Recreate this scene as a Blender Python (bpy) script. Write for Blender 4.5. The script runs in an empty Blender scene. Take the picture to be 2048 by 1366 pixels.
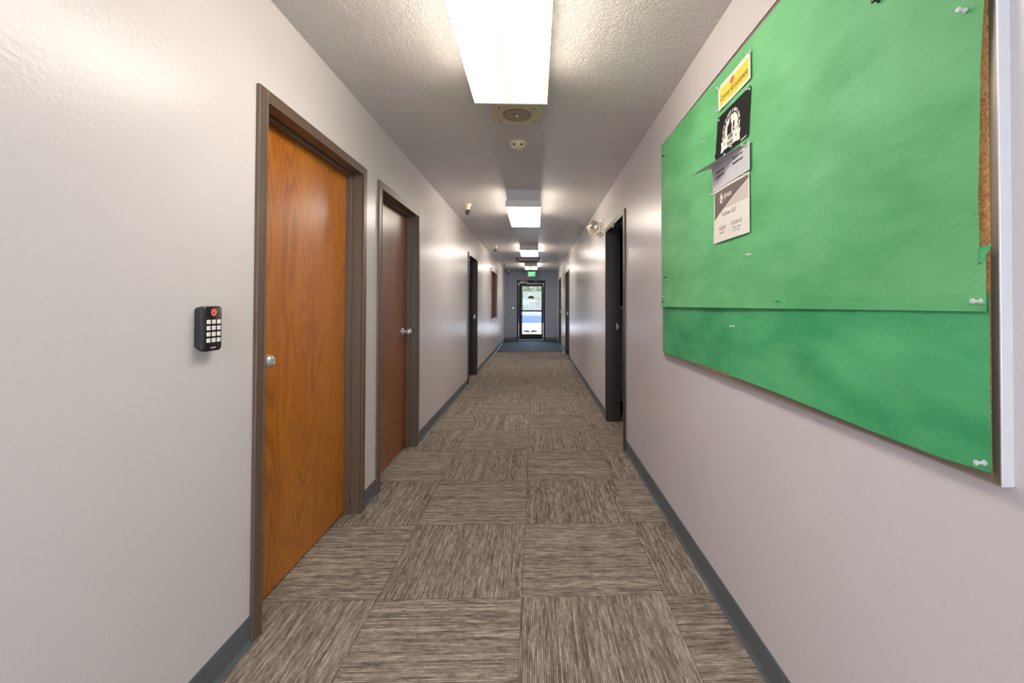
import bpy, bmesh, math, random
from mathutils import Vector, Matrix, noise
random.seed(7)
C = bpy.context.scene.collection
XL, XR, YB, YE, H = -1.0437, 0.7733, -3.2, 15.16, 2.44
TW = 0.14                       # wall thickness
PI = math.pi

# ------------------------------------------------------------------ materials
def srgb(r, g, b):
    def f(c):
        c /= 255.0
        return c / 12.92 if c <= 0.04045 else ((c + 0.055) / 1.055) ** 2.4
    return (f(r), f(g), f(b), 1.0)

class NT:
    """small helper round a material's node tree"""
    def __init__(s, name):
        s.m = bpy.data.materials.new(name); s.m.use_nodes = True
        s.t = s.m.node_tree; s.p = s.t.nodes['Principled BSDF']; s.out = s.t.nodes['Material Output']
    def n(s, typ, **kw):
        o = s.t.nodes.new(typ)
        for k, v in kw.items():
            if k.startswith('i_'):
                key = k[2:]
                key = int(key) if key.isdigit() else key.replace('_', ' ')
                o.inputs[key].default_value = v
            else:
                setattr(o, k, v)
        return o
    def l(s, a, b): s.t.links.new(a, b)
    def math(s, op, a, b=None, c=None):
        o = s.n('ShaderNodeMath', operation=op)
        for i, v in enumerate((a, b, c)):
            if v is None: continue
            if isinstance(v, (int, float)): o.inputs[i].default_value = v
            else: s.l(v, o.inputs[i])
        return o.outputs[0]
    def ramp(s, fac, stops):
        r = s.n('ShaderNodeValToRGB'); e = r.color_ramp.elements
        while len(e) > 1: e.remove(e[-1])
        e[0].position, e[0].color = stops[0]
        for p, c in stops[1:]:
            q = e.new(p); q.color = c
        s.l(fac, r.inputs[0]); return r.outputs[0]
    def mix(s, fac, a, b, blend='MIX'):
        o = s.n('ShaderNodeMix', data_type='RGBA', blend_type=blend)
        for i, v in ((0, fac), (6, a), (7, b)):
            if isinstance(v, (int, float, tuple)): o.inputs[i].default_value = v
            else: s.l(v, o.inputs[i])
        return o.outputs[2]
    def bump(s, h, strength, dist):
        b = s.n('ShaderNodeBump'); b.inputs['Strength'].default_value = strength
        b.inputs['Distance'].default_value = dist
        s.l(h, b.inputs['Height']); s.l(b.outputs[0], s.p.inputs['Normal'])
    def obj(s): return s.n('ShaderNodeTexCoord').outputs['Object']
    def pos(s): return s.n('ShaderNodeNewGeometry').outputs['Position']
    def map(s, vec, scale=(1, 1, 1), loc=(0, 0, 0)):
        m = s.n('ShaderNodeMapping'); m.inputs['Scale'].default_value = scale
        m.inputs['Location'].default_value = loc; s.l(vec, m.inputs[0]); return m.outputs[0]
    def noise(s, vec, scale, detail=2, rough=.5, dist=0.0):
        o = s.n('ShaderNodeTexNoise'); s.l(vec, o.inputs['Vector'])
        o.inputs['Scale'].default_value = scale; o.inputs['Detail'].default_value = detail
        o.inputs['Roughness'].default_value = rough; o.inputs['Distortion'].default_value = dist
        return o.outputs['Fac']

def plain(name, col, rough=.5, metal=0.0, spec=.5, mottle=.06, scale=30, bump=0.0, coat=0.0, emit=None, es=0.0):
    k = NT(name); f = k.noise(k.obj(), scale, 3)
    d = tuple(c * (1 - mottle) for c in col[:3]) + (1,); u = tuple(min(1, c * (1 + mottle)) for c in col[:3]) + (1,)
    k.l(k.ramp(f, [(.3, d), (.7, u)]), k.p.inputs['Base Color'])
    k.p.inputs['Roughness'].default_value = rough; k.p.inputs['Metallic'].default_value = metal
    k.p.inputs['Specular IOR Level'].default_value = spec; k.p.inputs['Coat Weight'].default_value = coat
    if bump: k.bump(f, bump, .002)
    if emit:
        k.p.inputs['Emission Color'].default_value = emit; k.p.inputs['Emission Strength'].default_value = es
    return k.m

def wall_mat(name, col, rough, spec):
    k = NT(name); P = k.pos()
    big = k.noise(P, 1.3, 3)
    a = tuple(c * .965 for c in col[:3]) + (1,); b = tuple(min(1, c * 1.03) for c in col[:3]) + (1,)
    k.l(k.ramp(big, [(.3, a), (.7, b)]), k.p.inputs['Base Color'])
    k.p.inputs['Roughness'].default_value = rough
    k.p.inputs['Specular IOR Level'].default_value = spec
    h = k.ramp(k.noise(P, 75, 2, .5), [(.42, (0, 0, 0, 1)), (.62, (1, 1, 1, 1))])
    k.bump(h, .12, .002)
    return k.m

def ceiling_mat():
    k = NT('textured_ceiling_paint'); P = k.pos()
    k.l(k.ramp(k.noise(P, 1.1, 3), [(.3, srgb(190, 185, 182)), (.7, srgb(201, 196, 193))]), k.p.inputs['Base Color'])
    k.p.inputs['Roughness'].default_value = .25; k.p.inputs['Specular IOR Level'].default_value = .8
    n1 = k.noise(P, 40, 4, .62, 1.4)
    n2 = k.noise(P, 85, 3, .6, .8)
    h = k.ramp(n1, [(.40, (0, 0, 0, 1)), (.50, (.55, .55, .55, 1)), (.58, (1, 1, 1, 1))])
    h2 = k.math('ADD', k.math('MULTIPLY', h, .75), k.math('MULTIPLY', n2, .7))
    k.bump(h2, .6, .010)
    return k.m

def carpet_mat():
    k = NT('carpet_tile'); P = k.pos(); T = .6096
    s = k.n('ShaderNodeSeparateXYZ'); k.l(P, s.inputs[0])
    tx = k.math('DIVIDE', k.math('SUBTRACT', s.outputs[0], -.0546), T)
    ty = k.math('DIVIDE', k.math('SUBTRACT', s.outputs[1], 1.8476), T)
    fx = k.math('FLOOR', tx); fy = k.math('FLOOR', ty)
    par = k.math('FLOORED_MODULO', k.math('ADD', fx, fy), 2.0)        # 0 : ribs across the hall
    inv = k.math('SUBTRACT', 1.0, par)
    across = k.math('ADD', k.math('MULTIPLY', s.outputs[0], par), k.math('MULTIPLY', s.outputs[1], inv))
    along = k.math('ADD', k.math('MULTIPLY', s.outputs[1], par), k.math('MULTIPLY', s.outputs[0], inv))
    tid = k.math('ADD', k.math('MULTIPLY', fx, 7.31), k.math('MULTIPLY', fy, 3.17))
    rib = 124.0
    ra = k.math('MULTIPLY', across, rib)
    ridx = k.math('FLOOR', ra)
    v = k.n('ShaderNodeCombineXYZ'); k.l(k.math('MULTIPLY', ridx, 7.77), v.inputs[0])
    k.l(k.math('MULTIPLY', along, 10.0), v.inputs[1]); k.l(tid, v.inputs[2])
    streak = k.noise(v.outputs[0], 1.0, 3, .7)
    v2 = k.n('ShaderNodeCombineXYZ'); k.l(k.math('MULTIPLY', across, 14.0), v2.inputs[0])
    k.l(k.math('MULTIPLY', along, 2.2), v2.inputs[1]); k.l(tid, v2.inputs[2])
    band = k.noise(v2.outputs[0], 1.0, 3, .6)
    fine = k.noise(P, 260, 2, .7)
    rw = k.n('ShaderNodeTexWhiteNoise', noise_dimensions='2D'); rv = k.n('ShaderNodeCombineXYZ'); k.l(ridx, rv.inputs[0]); k.l(tid, rv.inputs[1]); k.l(rv.outputs[0], rw.inputs['Vector'])
    ridge = k.math('ABSOLUTE', k.math('SINE', k.math('MULTIPLY', ra, PI)))
    val = k.math('ADD', k.math('ADD', k.math('ADD', k.math('MULTIPLY', streak, .66), k.math('MULTIPLY', k.math('SUBTRACT', rw.outputs[0], .42), .09)), k.math('MULTIPLY', band, .14)),
                 k.math('ADD', k.math('MULTIPLY', fine, .16), k.math('MULTIPLY', ridge, .16)))
    col = k.ramp(val, [(.40, srgb(72, 62, 54)), (.54, srgb(118, 105, 94)), (.64, srgb(152, 139, 126)), (.78, srgb(194, 181, 166))])
    wn = k.n('ShaderNodeTexWhiteNoise', noise_dimensions='1D'); k.l(tid, wn.inputs['W'])
    tone = k.math('ADD', k.math('MULTIPLY', wn.outputs[0], .10), .93)
    col = k.mix(1.0, col, tone, 'MULTIPLY')
    # hair-thin seam between the tiles
    ex = k.math('ABSOLUTE', k.math('SUBTRACT', k.math('FRACT', tx), .5)); ey = k.math('ABSOLUTE', k.math('SUBTRACT', k.math('FRACT', ty), .5))
    seam = k.math('GREATER_THAN', k.math('MAXIMUM', ex, ey), .4965)
    col = k.mix(k.math('MULTIPLY', seam, .55), col, srgb(62, 52, 45))
    k.l(col, k.p.inputs['Base Color'])
    k.p.inputs['Roughness'].default_value = .95; k.p.inputs['Specular IOR Level'].default_value = .15
    k.bump(k.math('ADD', ridge, k.math('MULTIPLY', fine, .8)), .5, .003)
    return k.m

def wood_mat(name, dark, mid, light, rough=.33, seed=0.0, along='Z', coat=.25):
    k = NT(name); P = k.obj()
    sc = (1, 1, .11) if along == 'Z' else (1, .11, 1)
    q = k.map(P, sc, (seed, seed * .7, seed * .3))
    gn = k.noise(k.map(P, (1.0, 2.4, .30) if along == 'Z' else (1, .30, 2.4), (seed, seed * .35 + .4, seed * .2)), 2.1, 2, .45)
    rings = k.math('MULTIPLY_ADD', k.math('SINE', k.math('MULTIPLY', gn, 120.0)), .5, .5)
    fib = k.noise(k.map(P, (1, 1, .05) if along == 'Z' else (1, .05, 1), (seed, 0, 0)), 120, 5, .75, .4)
    broad = k.noise(q, 4.0, 3)
    v = k.math('ADD', k.math('ADD', k.math('MULTIPLY', rings, .17), k.math('MULTIPLY', fib, .34)), k.math('MULTIPLY', broad, .52))
    k.l(k.ramp(v, [(.30, dark), (.50, mid), (.72, light)]), k.p.inputs['Base Color'])
    k.p.inputs['Roughness'].default_value = rough
    k.p.inputs['Coat Weight'].default_value = coat; k.p.inputs['Coat Roughness'].default_value = .22
    k.bump(fib, .06, .001)
    return k.m

def paper_mat(name, c0, c1, rough=.6):
    k = NT(name); P = k.pos()
    n = k.noise(k.map(P, (1, 1, 2.6)), 3.2, 5, .55)
    f = k.noise(P, 130, 2)
    k.l(k.ramp(k.math('ADD', k.math('MULTIPLY', n, .85), k.math('MULTIPLY', f, .15)), [(.34, c0), (.66, c1)]), k.p.inputs['Base Color'])
    k.p.inputs['Roughness'].default_value = rough; k.p.inputs['Specular IOR Level'].default_value = .35
    k.bump(k.math('ADD', k.noise(k.map(P, (1, 1, 2.2)), 9, 4, .6), k.math('MULTIPLY', f, .05)), .22, .012)
    return k.m

def cork_mat():
    k = NT('cork'); P = k.pos(); n = k.noise(P, 220, 3, .7)
    k.l(k.ramp(n, [(.3, srgb(158, 92, 40)), (.5, srgb(222, 156, 88)), (.7, srgb(244, 196, 130))]), k.p.inputs['Base Color'])
    k.p.inputs['Roughness'].default_value = .9; k.bump(n, .5, .002); return k.m

def glass_mat():
    k = NT('door_glass'); t = k.t
    tr = k.n('ShaderNodeBsdfTransparent'); tr.inputs[0].default_value = (.93, .96, .95, 1)
    gl = k.n('ShaderNodeBsdfGlossy'); gl.inputs['Roughness'].default_value = .02
    fr = k.n('ShaderNodeFresnel'); fr.inputs[0].default_value = 1.45
    mx = k.n('ShaderNodeMixShader'); k.l(fr.outputs[0], mx.inputs[0]); k.l(tr.outputs[0], mx.inputs[1]); k.l(gl.outputs[0], mx.inputs[2])
    df = k.n('ShaderNodeBsdfDiffuse'); df.inputs[0].default_value = (.8, .84, .84, 1)
    m2 = k.n('ShaderNodeMixShader'); m2.inputs[0].default_value = .05
    nz = k.noise(k.pos(), 3.0, 3); k.l(k.math('MULTIPLY', nz, .06), m2.inputs[0])
    k.l(mx.outputs[0], m2.inputs[1]); k.l(df.outputs[0], m2.inputs[2]); k.l(m2.outputs[0], k.out.inputs[0]); return k.m

def diffuser_mat():
    """prismatic lens with four tubes glowing behind it, cream towards the rim"""
    k = NT('lit_prismatic_lens'); P = k.obj(); s = k.n('ShaderNodeSeparateXYZ'); k.l(P, s.inputs[0])
    x, y = s.outputs[0], s.outputs[1]
    g = None
    for cx in (-.136, -.083, .052, .112):
        d = k.math('DIVIDE', k.math('SUBTRACT', x, cx), .0235)
        e = k.math('POWER', 2.718, k.math('MULTIPLY', k.math('MULTIPLY', d, d), -1.0))
        g = e if g is None else k.math('ADD', g, e)
    endf = k.n('ShaderNodeMapRange', interpolation_type='SMOOTHSTEP'); k.l(k.math('ABSOLUTE', y), endf.inputs[0])
    endf.inputs[1].default_value = .52; endf.inputs[2].default_value = .59; endf.inputs[3].default_value = 1; endf.inputs[4].default_value = 0
    g = k.math('MULTIPLY', g, endf.outputs[0])
    pr = k.math('ADD', k.math('MULTIPLY', k.math('SINE', k.math('MULTIPLY', k.math('ADD', x, y), 900)), .02), 1.0)
    nx = k.n('ShaderNodeSeparateXYZ'); k.l(k.n('ShaderNodeNewGeometry').outputs['Normal'], nx.inputs[0])
    side = k.math('ABSOLUTE', nx.outputs[0])
    st = k.math('MULTIPLY', k.math('ADD', k.math('ADD', k.math('MULTIPLY', g, LS), 1.0), k.math('MULTIPLY', side, 24.0)), pr)
    col = k.mix(k.math('MINIMUM', g, 1.0), (1.0, .87, .70, 1), (1.0, .925, .84, 1))
    k.l(col, k.p.inputs['Emission Color']); k.l(st, k.p.inputs['Emission Strength'])
    k.p.inputs['Base Color'].default_value = (.8, .78, .72, 1); k.p.inputs['Roughness'].default_value = .3
    return k.m

LS = 23.0
M = {}
M['wall'] = wall_mat('wall_paint', srgb(208, 202, 205), .27, .40)
M['end'] = wall_mat('end_wall_shaded_paint', srgb(156, 161, 180), .4, .4)  # hall wall paint with its backlit shade put into the colour
M['ceil'] = ceiling_mat()
M['carpet'] = carpet_mat()
M['frame'] = plain('brown_enamel_frame', srgb(88, 70, 58), .36, mottle=.05)
M['shadedframe'] = plain('shaded_brown_frame', srgb(46, 37, 33), .34, mottle=.05)  # same frame enamel, darkened to paint in the shade down the hall
M['black'] = plain('black_metal', srgb(16, 16, 18), .45, spec=.25)
M['base'] = plain('blue_grey_vinyl_cove', srgb(78, 87, 93), .42)
M['door1'] = wood_mat('orange_oak_veneer', srgb(130, 66, 6), srgb(174, 96, 9), srgb(192, 114, 19), seed=.0)
M['door2'] = wood_mat('dimmed_oak_veneer', srgb(92, 46, 10), srgb(126, 66, 14), srgb(144, 80, 22), seed=2.3)  # same oak, slightly darker, with the dimmer light painted into it
M['doordark'] = wood_mat('dark_oak_veneer', srgb(40, 24, 14), srgb(58, 36, 22), srgb(74, 46, 28), seed=4.1)
M['trimwood'] = wood_mat('varnished_window_wood', srgb(130, 74, 36), srgb(176, 110, 58), srgb(196, 132, 76), seed=1.2, coat=1.0)
M['shade'] = wood_mat('brown_window_board', srgb(70, 36, 20), srgb(104, 56, 32), srgb(120, 68, 40), seed=3.0)
M['nickel'] = plain('satin_nickel', srgb(206, 203, 202), .3, metal=.7, mottle=.03)
M['steel'] = plain('strike_steel', srgb(205, 203, 198), .35, metal=.7, mottle=.03)
M['alu'] = plain('anodised_aluminium', srgb(150, 142, 132), .42, metal=.7, mottle=.04, scale=60)
M['alulip'] = plain('aluminium_edge', srgb(214, 216, 222), .35, metal=.35, mottle=.03)
M['green'] = paper_mat('green_kraft_paper', srgb(70, 156, 92), srgb(102, 184, 122))
M['greenshade'] = paper_mat('shaded_green_kraft_paper', srgb(36, 140, 84), srgb(78, 174, 112))  # same green paper; the weaker light low down is put into its colour
M['cork'] = cork_mat()
M['paper'] = plain('white_paper', srgb(218, 214, 208), .7, mottle=.02)
M['greypaper'] = plain('grey_white_paper', srgb(186, 187, 194), .7, mottle=.02)
M['yellow'] = plain('yellow_print', srgb(236, 196, 56), .7, mottle=.03)
M['orange'] = plain('orange_print', srgb(238, 92, 36), .7, mottle=.03)
M['ink'] = plain('black_ink', srgb(14, 13, 16), .7, mottle=.05, spec=.15)
M['greyink'] = plain('grey_ink', srgb(108, 106, 108), .7)
M['dimink'] = plain('pale_grey_ink', srgb(168, 168, 172), .7)
M['header'] = plain('dark_grey_print', srgb(92, 82, 78), .6)
M['headlt'] = plain('light_grey_print', srgb(190, 180, 174), .6)
M['cream'] = plain('cream_plastic', srgb(226, 216, 186), .4)
M['ivory'] = plain('ivory_metal', srgb(196, 186, 158), .45)
M['grille'] = plain('perforated_ivory_grille', srgb(134, 126, 108), .5)
M['white'] = plain('white_enamel', srgb(224, 222, 222), .4, mottle=.02)
M['fixgrey'] = plain('fixture_enamel', srgb(196, 192, 194), .42, mottle=.02)
M['lens'] = diffuser_mat()
M['keybody'] = plain('black_reader_plastic', srgb(14, 14, 17), .28, coat=.3)
M['keyside'] = plain('charcoal_reader_back', srgb(30, 34, 38), .45)
M['key'] = plain('pale_key_plastic', srgb(232, 228, 220), .4, mottle=.02, emit=(1, .97, .9, 1), es=.12)
M['red'] = plain('red_led_ring', srgb(230, 60, 50), .4, emit=(1, .09, .06, 1), es=1.6)
M['led'] = plain('green_led', srgb(60, 230, 90), .4, emit=(.05, 1, .2, 1), es=2.0)
M['exitgreen'] = plain('lit_green_exit_face', srgb(20, 150, 60), .4, emit=(.01, .5, .11, 1), es=.9)
M['exitletter'] = plain('lit_exit_letters', srgb(170, 250, 190), .4, emit=(.45, 1, .6, 1), es=1.0)
M['glass'] = glass_mat()
M['mat'] = plain('navy_entrance_carpet', srgb(40, 49, 62), .85, mottle=.25, scale=260, bump=.4)
M['lampglass'] = plain('lamp_reflector', srgb(176, 168, 158), .18, metal=.8)
M['bronze'] = plain('dark_bronze', srgb(58, 42, 30), .35, metal=.7)
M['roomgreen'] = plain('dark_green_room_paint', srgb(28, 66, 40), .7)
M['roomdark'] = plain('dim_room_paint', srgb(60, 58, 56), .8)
M['panel'] = plain('blue_grey_partition_fabric', srgb(104, 118, 128), .85, scale=200)
M['carwhite'] = plain('white_car_paint', srgb(244, 244, 246), .25, coat=.6, mottle=.01)
M['carglass'] = plain('blue_tinted_windscreen', srgb(34, 46, 66), .3, mottle=.05, scale=3)
M['tyre'] = plain('tyre_rubber', srgb(26, 26, 27), .8)
M['plate'] = plain('bumper_plate_orange', srgb(206, 150, 110), .5)
M['asphalt'] = plain('sunlit_pavement', srgb(176, 174, 170), .9, mottle=.12, scale=40)
M['leafa'] = plain('shrub_leaves', srgb(26, 40, 25), .6, mottle=.3, scale=6)
M['leafb'] = plain('bright_tree_leaves', srgb(54, 64, 24), .6, mottle=.3, scale=6)
M['bark'] = plain('bark', srgb(92, 70, 56), .9)
M['redleaf'] = plain('reddish_ground_cover', srgb(150, 84, 76), .8, mottle=.3, scale=5)
M['bank'] = plain('grassy_bank_turf', srgb(36, 47, 33), .9, mottle=.3, scale=2)
def vinyl_mat():
    k = NT('translucent_white_vinyl'); tr = k.n('ShaderNodeBsdfTranslucent'); tr.inputs[0].default_value = (1, 1, 1, 1)
    nz = k.noise(k.obj(), 20, 2); k.l(k.ramp(nz, [(.3, (.93, .93, .93, 1)), (.7, (1, 1, 1, 1))]), k.p.inputs['Base Color'])
    mx = k.n('ShaderNodeMixShader'); mx.inputs[0].default_value = .65; k.l(k.p.outputs[0], mx.inputs[1]); k.l(tr.outputs[0], mx.inputs[2]); k.l(mx.outputs[0], k.out.inputs[0]); return k.m
M['decal'] = vinyl_mat()
M['decalbrown'] = plain('brown_vinyl_decal', srgb(110, 84, 74), .6)
def pin_mat():
    k = NT('clear_pin_plastic'); k.p.inputs['Base Color'].default_value = (.92, .95, .92, 1)
    k.p.inputs['Transmission Weight'].default_value = .6; k.p.inputs['Roughness'].default_value = .12
    nz = k.noise(k.obj(), 200, 2); k.l(k.ramp(nz, [(.3, (.86, .9, .87, 1)), (.7, (.97, .98, .97, 1))]), k.p.inputs['Base Color'])
    return k.m
M['clear'] = pin_mat()
M['pingreen'] = plain('green_pin_plastic', srgb(40, 150, 90), .2)
M['pinblack'] = plain('black_pin_plastic', srgb(10, 10, 10), .25)

# ------------------------------------------------------------------ geometry helpers
def bx(bm, x0, x1, y0, y1, z0, z1, bev=0.0, seg=2):
    if x0 > x1: x0, x1 = x1, x0
    if y0 > y1: y0, y1 = y1, y0
    r = bmesh.ops.create_cube(bm, size=1.0)
    for v in r['verts']:
        v.co = Vector(((x0 + x1) / 2 + v.co.x * (x1 - x0), (y0 + y1) / 2 + v.co.y * (y1 - y0), (z0 + z1) / 2 + v.co.z * (z1 - z0)))
    if bev > 0:
        ed = list({e for v in r['verts'] for e in v.link_edges})
        bmesh.ops.bevel(bm, geom=ed, offset=bev, segments=seg, affect='EDGES', profile=.5)
    return bm

def lathe(bm, prof, mat=None, seg=32, cap=True):
    """prof: list of (radius, height) turned round local Z, then moved by matrix mat"""
    mat = mat or Matrix.Identity(4); rings = []
    for r, h in prof:
        if r < 1e-6: rings.append([bm.verts.new(mat @ Vector((0, 0, h)))])
        else: rings.append([bm.verts.new(mat @ Vector((r * math.cos(2 * PI * i / seg), r * math.sin(2 * PI * i / seg), h))) for i in range(seg)])
    for a, b in zip(rings, rings[1:]):
        for i in range(seg):
            j = (i + 1) % seg
            if len(a) == 1 and len(b) == 1: continue
            if len(a) == 1: bm.faces.new((a[0], b[j], b[i]))
            elif len(b) == 1: bm.faces.new((a[i], a[j], b[0]))
            else: bm.faces.new((a[i], a[j], b[j], b[i]))
    if cap:
        for r in (rings[0], rings[-1]):
            if len(r) > 2: bm.faces.new(r)
    bmesh.ops.recalc_face_normals(bm, faces=bm.faces)
    return bm

def tube(bm, pts, r, seg=10):
    pts = [Vector(p) for p in pts]; rings = []
    for i, p in enumerate(pts):
        d = (pts[min(i + 1, len(pts) - 1)] - pts[max(i - 1, 0)]).normalized()
        up = Vector((0, 0, 1)) if abs(d.z) < .9 else Vector((1, 0, 0))
        a = d.cross(up).normalized(); b = d.cross(a).normalized()
        rings.append([bm.verts.new(p + a * (r * math.cos(2 * PI * k / seg)) + b * (r * math.sin(2 * PI * k / seg))) for k in range(seg)])
    for a, b in zip(rings, rings[1:]):
        for k in range(seg):
            bm.faces.new((a[k], a[(k + 1) % seg], b[(k + 1) % seg], b[k]))
    bm.faces.new(rings[0]); bm.faces.new(rings[-1])
    bmesh.ops.recalc_face_normals(bm, faces=bm.faces)
    return bm

def grid(bm, fn, nu, nv, thick=None):
    vs = [[bm.verts.new(fn(i / nu, j / nv)) for j in range(nv + 1)] for i in range(nu + 1)]
    for i in range(nu):
        for j in range(nv):
            bm.faces.new((vs[i][j], vs[i + 1][j], vs[i + 1][j + 1], vs[i][j + 1]))
    return bm

def prism(bm, pts, h0, h1, mapf):
    """extrude a 2-D outline between offsets h0 and h1; mapf(u, v, h) -> point"""
    a = [bm.verts.new(mapf(u, v, h0)) for u, v in pts]; b = [bm.verts.new(mapf(u, v, h1)) for u, v in pts]
    bm.faces.new(a); bm.faces.new(b); n = len(pts)
    for i in range(n): bm.faces.new((a[i], a[(i + 1) % n], b[(i + 1) % n], b[i]))
    bmesh.ops.recalc_face_normals(bm, faces=bm.faces)
    return bm

ORG = {}
def obj(name, bm, mat, parent=None, smooth=False, org=None):
    """link bm (built in world space, or round `org`) as ONE mesh object"""
    me = bpy.data.meshes.new(name); 
    o = bpy.data.objects.new(name, me); C.objects.link(o)
    off = Vector((0, 0, 0))
    if parent is not None:
        off = ORG.get(parent.name, Vector((0, 0, 0))); o.parent = parent; ORG[o.name] = off
    elif org is not None:
        off = Vector(org); o.location = off; ORG[o.name] = off
    bmesh.ops.translate(bm, verts=bm.verts, vec=-off)
    bm.to_mesh(me); bm.free()
    if smooth:
        for p in me.polygons: p.use_smooth = True
        try: me.set_sharp_from_angle(angle=math.radians(38))
        except Exception: pass
    me.materials.append(mat)
    return o

def thing(name, label, cat, loc=(0, 0, 0), group=None, kind=None):
    o = bpy.data.objects.new(name, None); o.empty_display_size = .05; C.objects.link(o); o.location = loc
    ORG[o.name] = Vector(loc); tag(o, label, cat, group, kind); return o
def tag(o, label, cat, group=None, kind=None):
    o['label'] = label; o['category'] = cat
    if group: o['group'] = group
    if kind: o['kind'] = kind
    return o
def struct(name, bm, mat, smooth=False):
    o = obj(name, bm, mat, smooth=smooth); o['kind'] = 'structure'; return o
def dup(root, loc, label=None, rot=None):
    r = root.copy(); C.objects.link(r); r.location = loc
    if rot is not None: r.rotation_euler = rot
    if label: r['label'] = label
    for ch in list(root.children):
        c = ch.copy(); C.objects.link(c); c.parent = r
        for g in list(ch.children):
            d = g.copy(); C.objects.link(d); d.parent = c
    return r

def text_bm(body, size, mapf, align='CENTER', bold=0.0, space=1.0, sx=1.0, shear=0.0, thick=0.0):
    """lettering as a mesh; the flat glyph point (u, v) goes to mapf(u, v)"""
    cu = bpy.data.curves.new('lettering', 'FONT'); cu.body = body; cu.size = size; cu.align_x = align; cu.align_y = 'CENTER'
    cu.offset = bold; cu.space_character = space; cu.shear = shear; cu.resolution_u = 3
    t = bpy.data.objects.new('lettering', cu); C.objects.link(t)
    dg = bpy.context.evaluated_depsgraph_get()
    me = bpy.data.meshes.new_from_object(t.evaluated_get(dg)); bpy.data.objects.remove(t); bpy.data.curves.remove(cu)
    bm = bmesh.new(); bm.from_mesh(me); bpy.data.meshes.remove(me)
    for v in bm.verts: v.co = Vector(mapf(v.co.x * sx, v.co.y))
    return bm
def join(dst, src):
    me = bpy.data.meshes.new('tmp'); src.to_mesh(me); src.free(); dst.from_mesh(me); bpy.data.meshes.remove(me); return dst

# a point on a side wall: d = how far it stands out into the hall
def WX(side, d): return XL + d if side == 'L' else XR - d
def wbx(bm, side, d0, d1, y0, y1, z0, z1, bev=0.0):
    return bx(bm, WX(side, d0), WX(side, d1), y0, y1, z0, z1, bev)

# ------------------------------------------------------------------ room shell
ZC = 2.07                                     # top of the door casings
OPEN_L = [(1.624, 2.653), (2.864, 3.870), (6.70, 7.74)]
OPEN_R = [(3.64, 4.645), (9.72, 10.79), (12.68, 13.85)]
CW = .047                                     # casing width
WIN = (10.10, 11.66, .85, 2.12)

def side_wall(name, side, opens, win=None):
    bm = bmesh.new(); y = YB; cuts = []
    for a, b in opens: cuts.append((a + CW - .012, b - CW + .012, 0.0, ZC - CW + .012))
    if win: cuts.append((win[0] + .05, win[1] - .05, win[2] + .05, win[3] - .05))
    cuts.sort()
    for a, b, z0, z1 in cuts:
        wbx(bm, side, 0, -TW, y, a, 0, H)
        if z0 > 0: wbx(bm, side, 0, -TW, a, b, 0, z0)
        wbx(bm, side, 0, -TW, a, b, z1, H); y = b
    wbx(bm, side, 0, -TW, y, YE + .16, 0, H)
    return struct(name, bm, M['wall'])
wl = side_wall('wall_left', 'L', OPEN_L, WIN)
wr = side_wall('wall_right', 'R', OPEN_R)
tag(wl, 'pale grey painted hallway wall on the left with the keypad', 'wall')
tag(wr, 'pale grey painted hallway wall on the right behind the green board', 'wall')
bm = bmesh.new(); bx(bm, -4.2, 4.2, YB - .2, YE + .16, -.12, 0); o = struct('floor', bm, M['carpet']); tag(o, 'checkerboard laid brown and beige ribbed carpet tile floor', 'floor')
bm = bmesh.new(); bx(bm, -4.2, 4.2, YB - .2, YE + .16, H, H + .12); o = struct('ceiling', bm, M['ceil']); tag(o, 'grey textured hallway ceiling', 'ceiling')
DX0, DX1, DZ = -.641, .347, 2.112
bm = bmesh.new()
bx(bm, XL, DX0 + .01, YE, YE + .16, 0, H); bx(bm, DX1 - .01, XR, YE, YE + .16, 0, H); bx(bm, DX0 + .01, DX1 - .01, YE, YE + .16, DZ - .01, H)
bx(bm, -4.2, XL - TW, YE, YE + .16, 0, H); bx(bm, XR + TW, 4.2, YE, YE + .16, 0, H)
o = struct('wall_end', bm, M['end']); tag(o, 'shaded blue grey wall around the glass exit door', 'wall')
bm = bmesh.new(); bx(bm, XL - TW, XR + TW, YB - .12, YB, 0, H); struct('wall_back', bm, M['wall'])
# dim rooms behind the openings
def room(name, side, y0, y1, depth, mat):
    bm = bmesh.new(); a = -TW; b = -TW - depth
    wbx(bm, side, b, b - .1, y0 - .1, y1 + .1, 0, H); wbx(bm, side, a, b, y0 - .1, y0, 0, H); wbx(bm, side, a, b, y1, y1 + .1, 0, H)
    return struct(name, bm, mat)
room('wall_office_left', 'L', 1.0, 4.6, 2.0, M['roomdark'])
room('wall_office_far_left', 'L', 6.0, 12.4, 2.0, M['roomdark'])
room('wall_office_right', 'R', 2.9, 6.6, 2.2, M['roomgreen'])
room('wall_office_far_right', 'R', 9.0, 14.6, 2.0, M['roomdark'])

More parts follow.
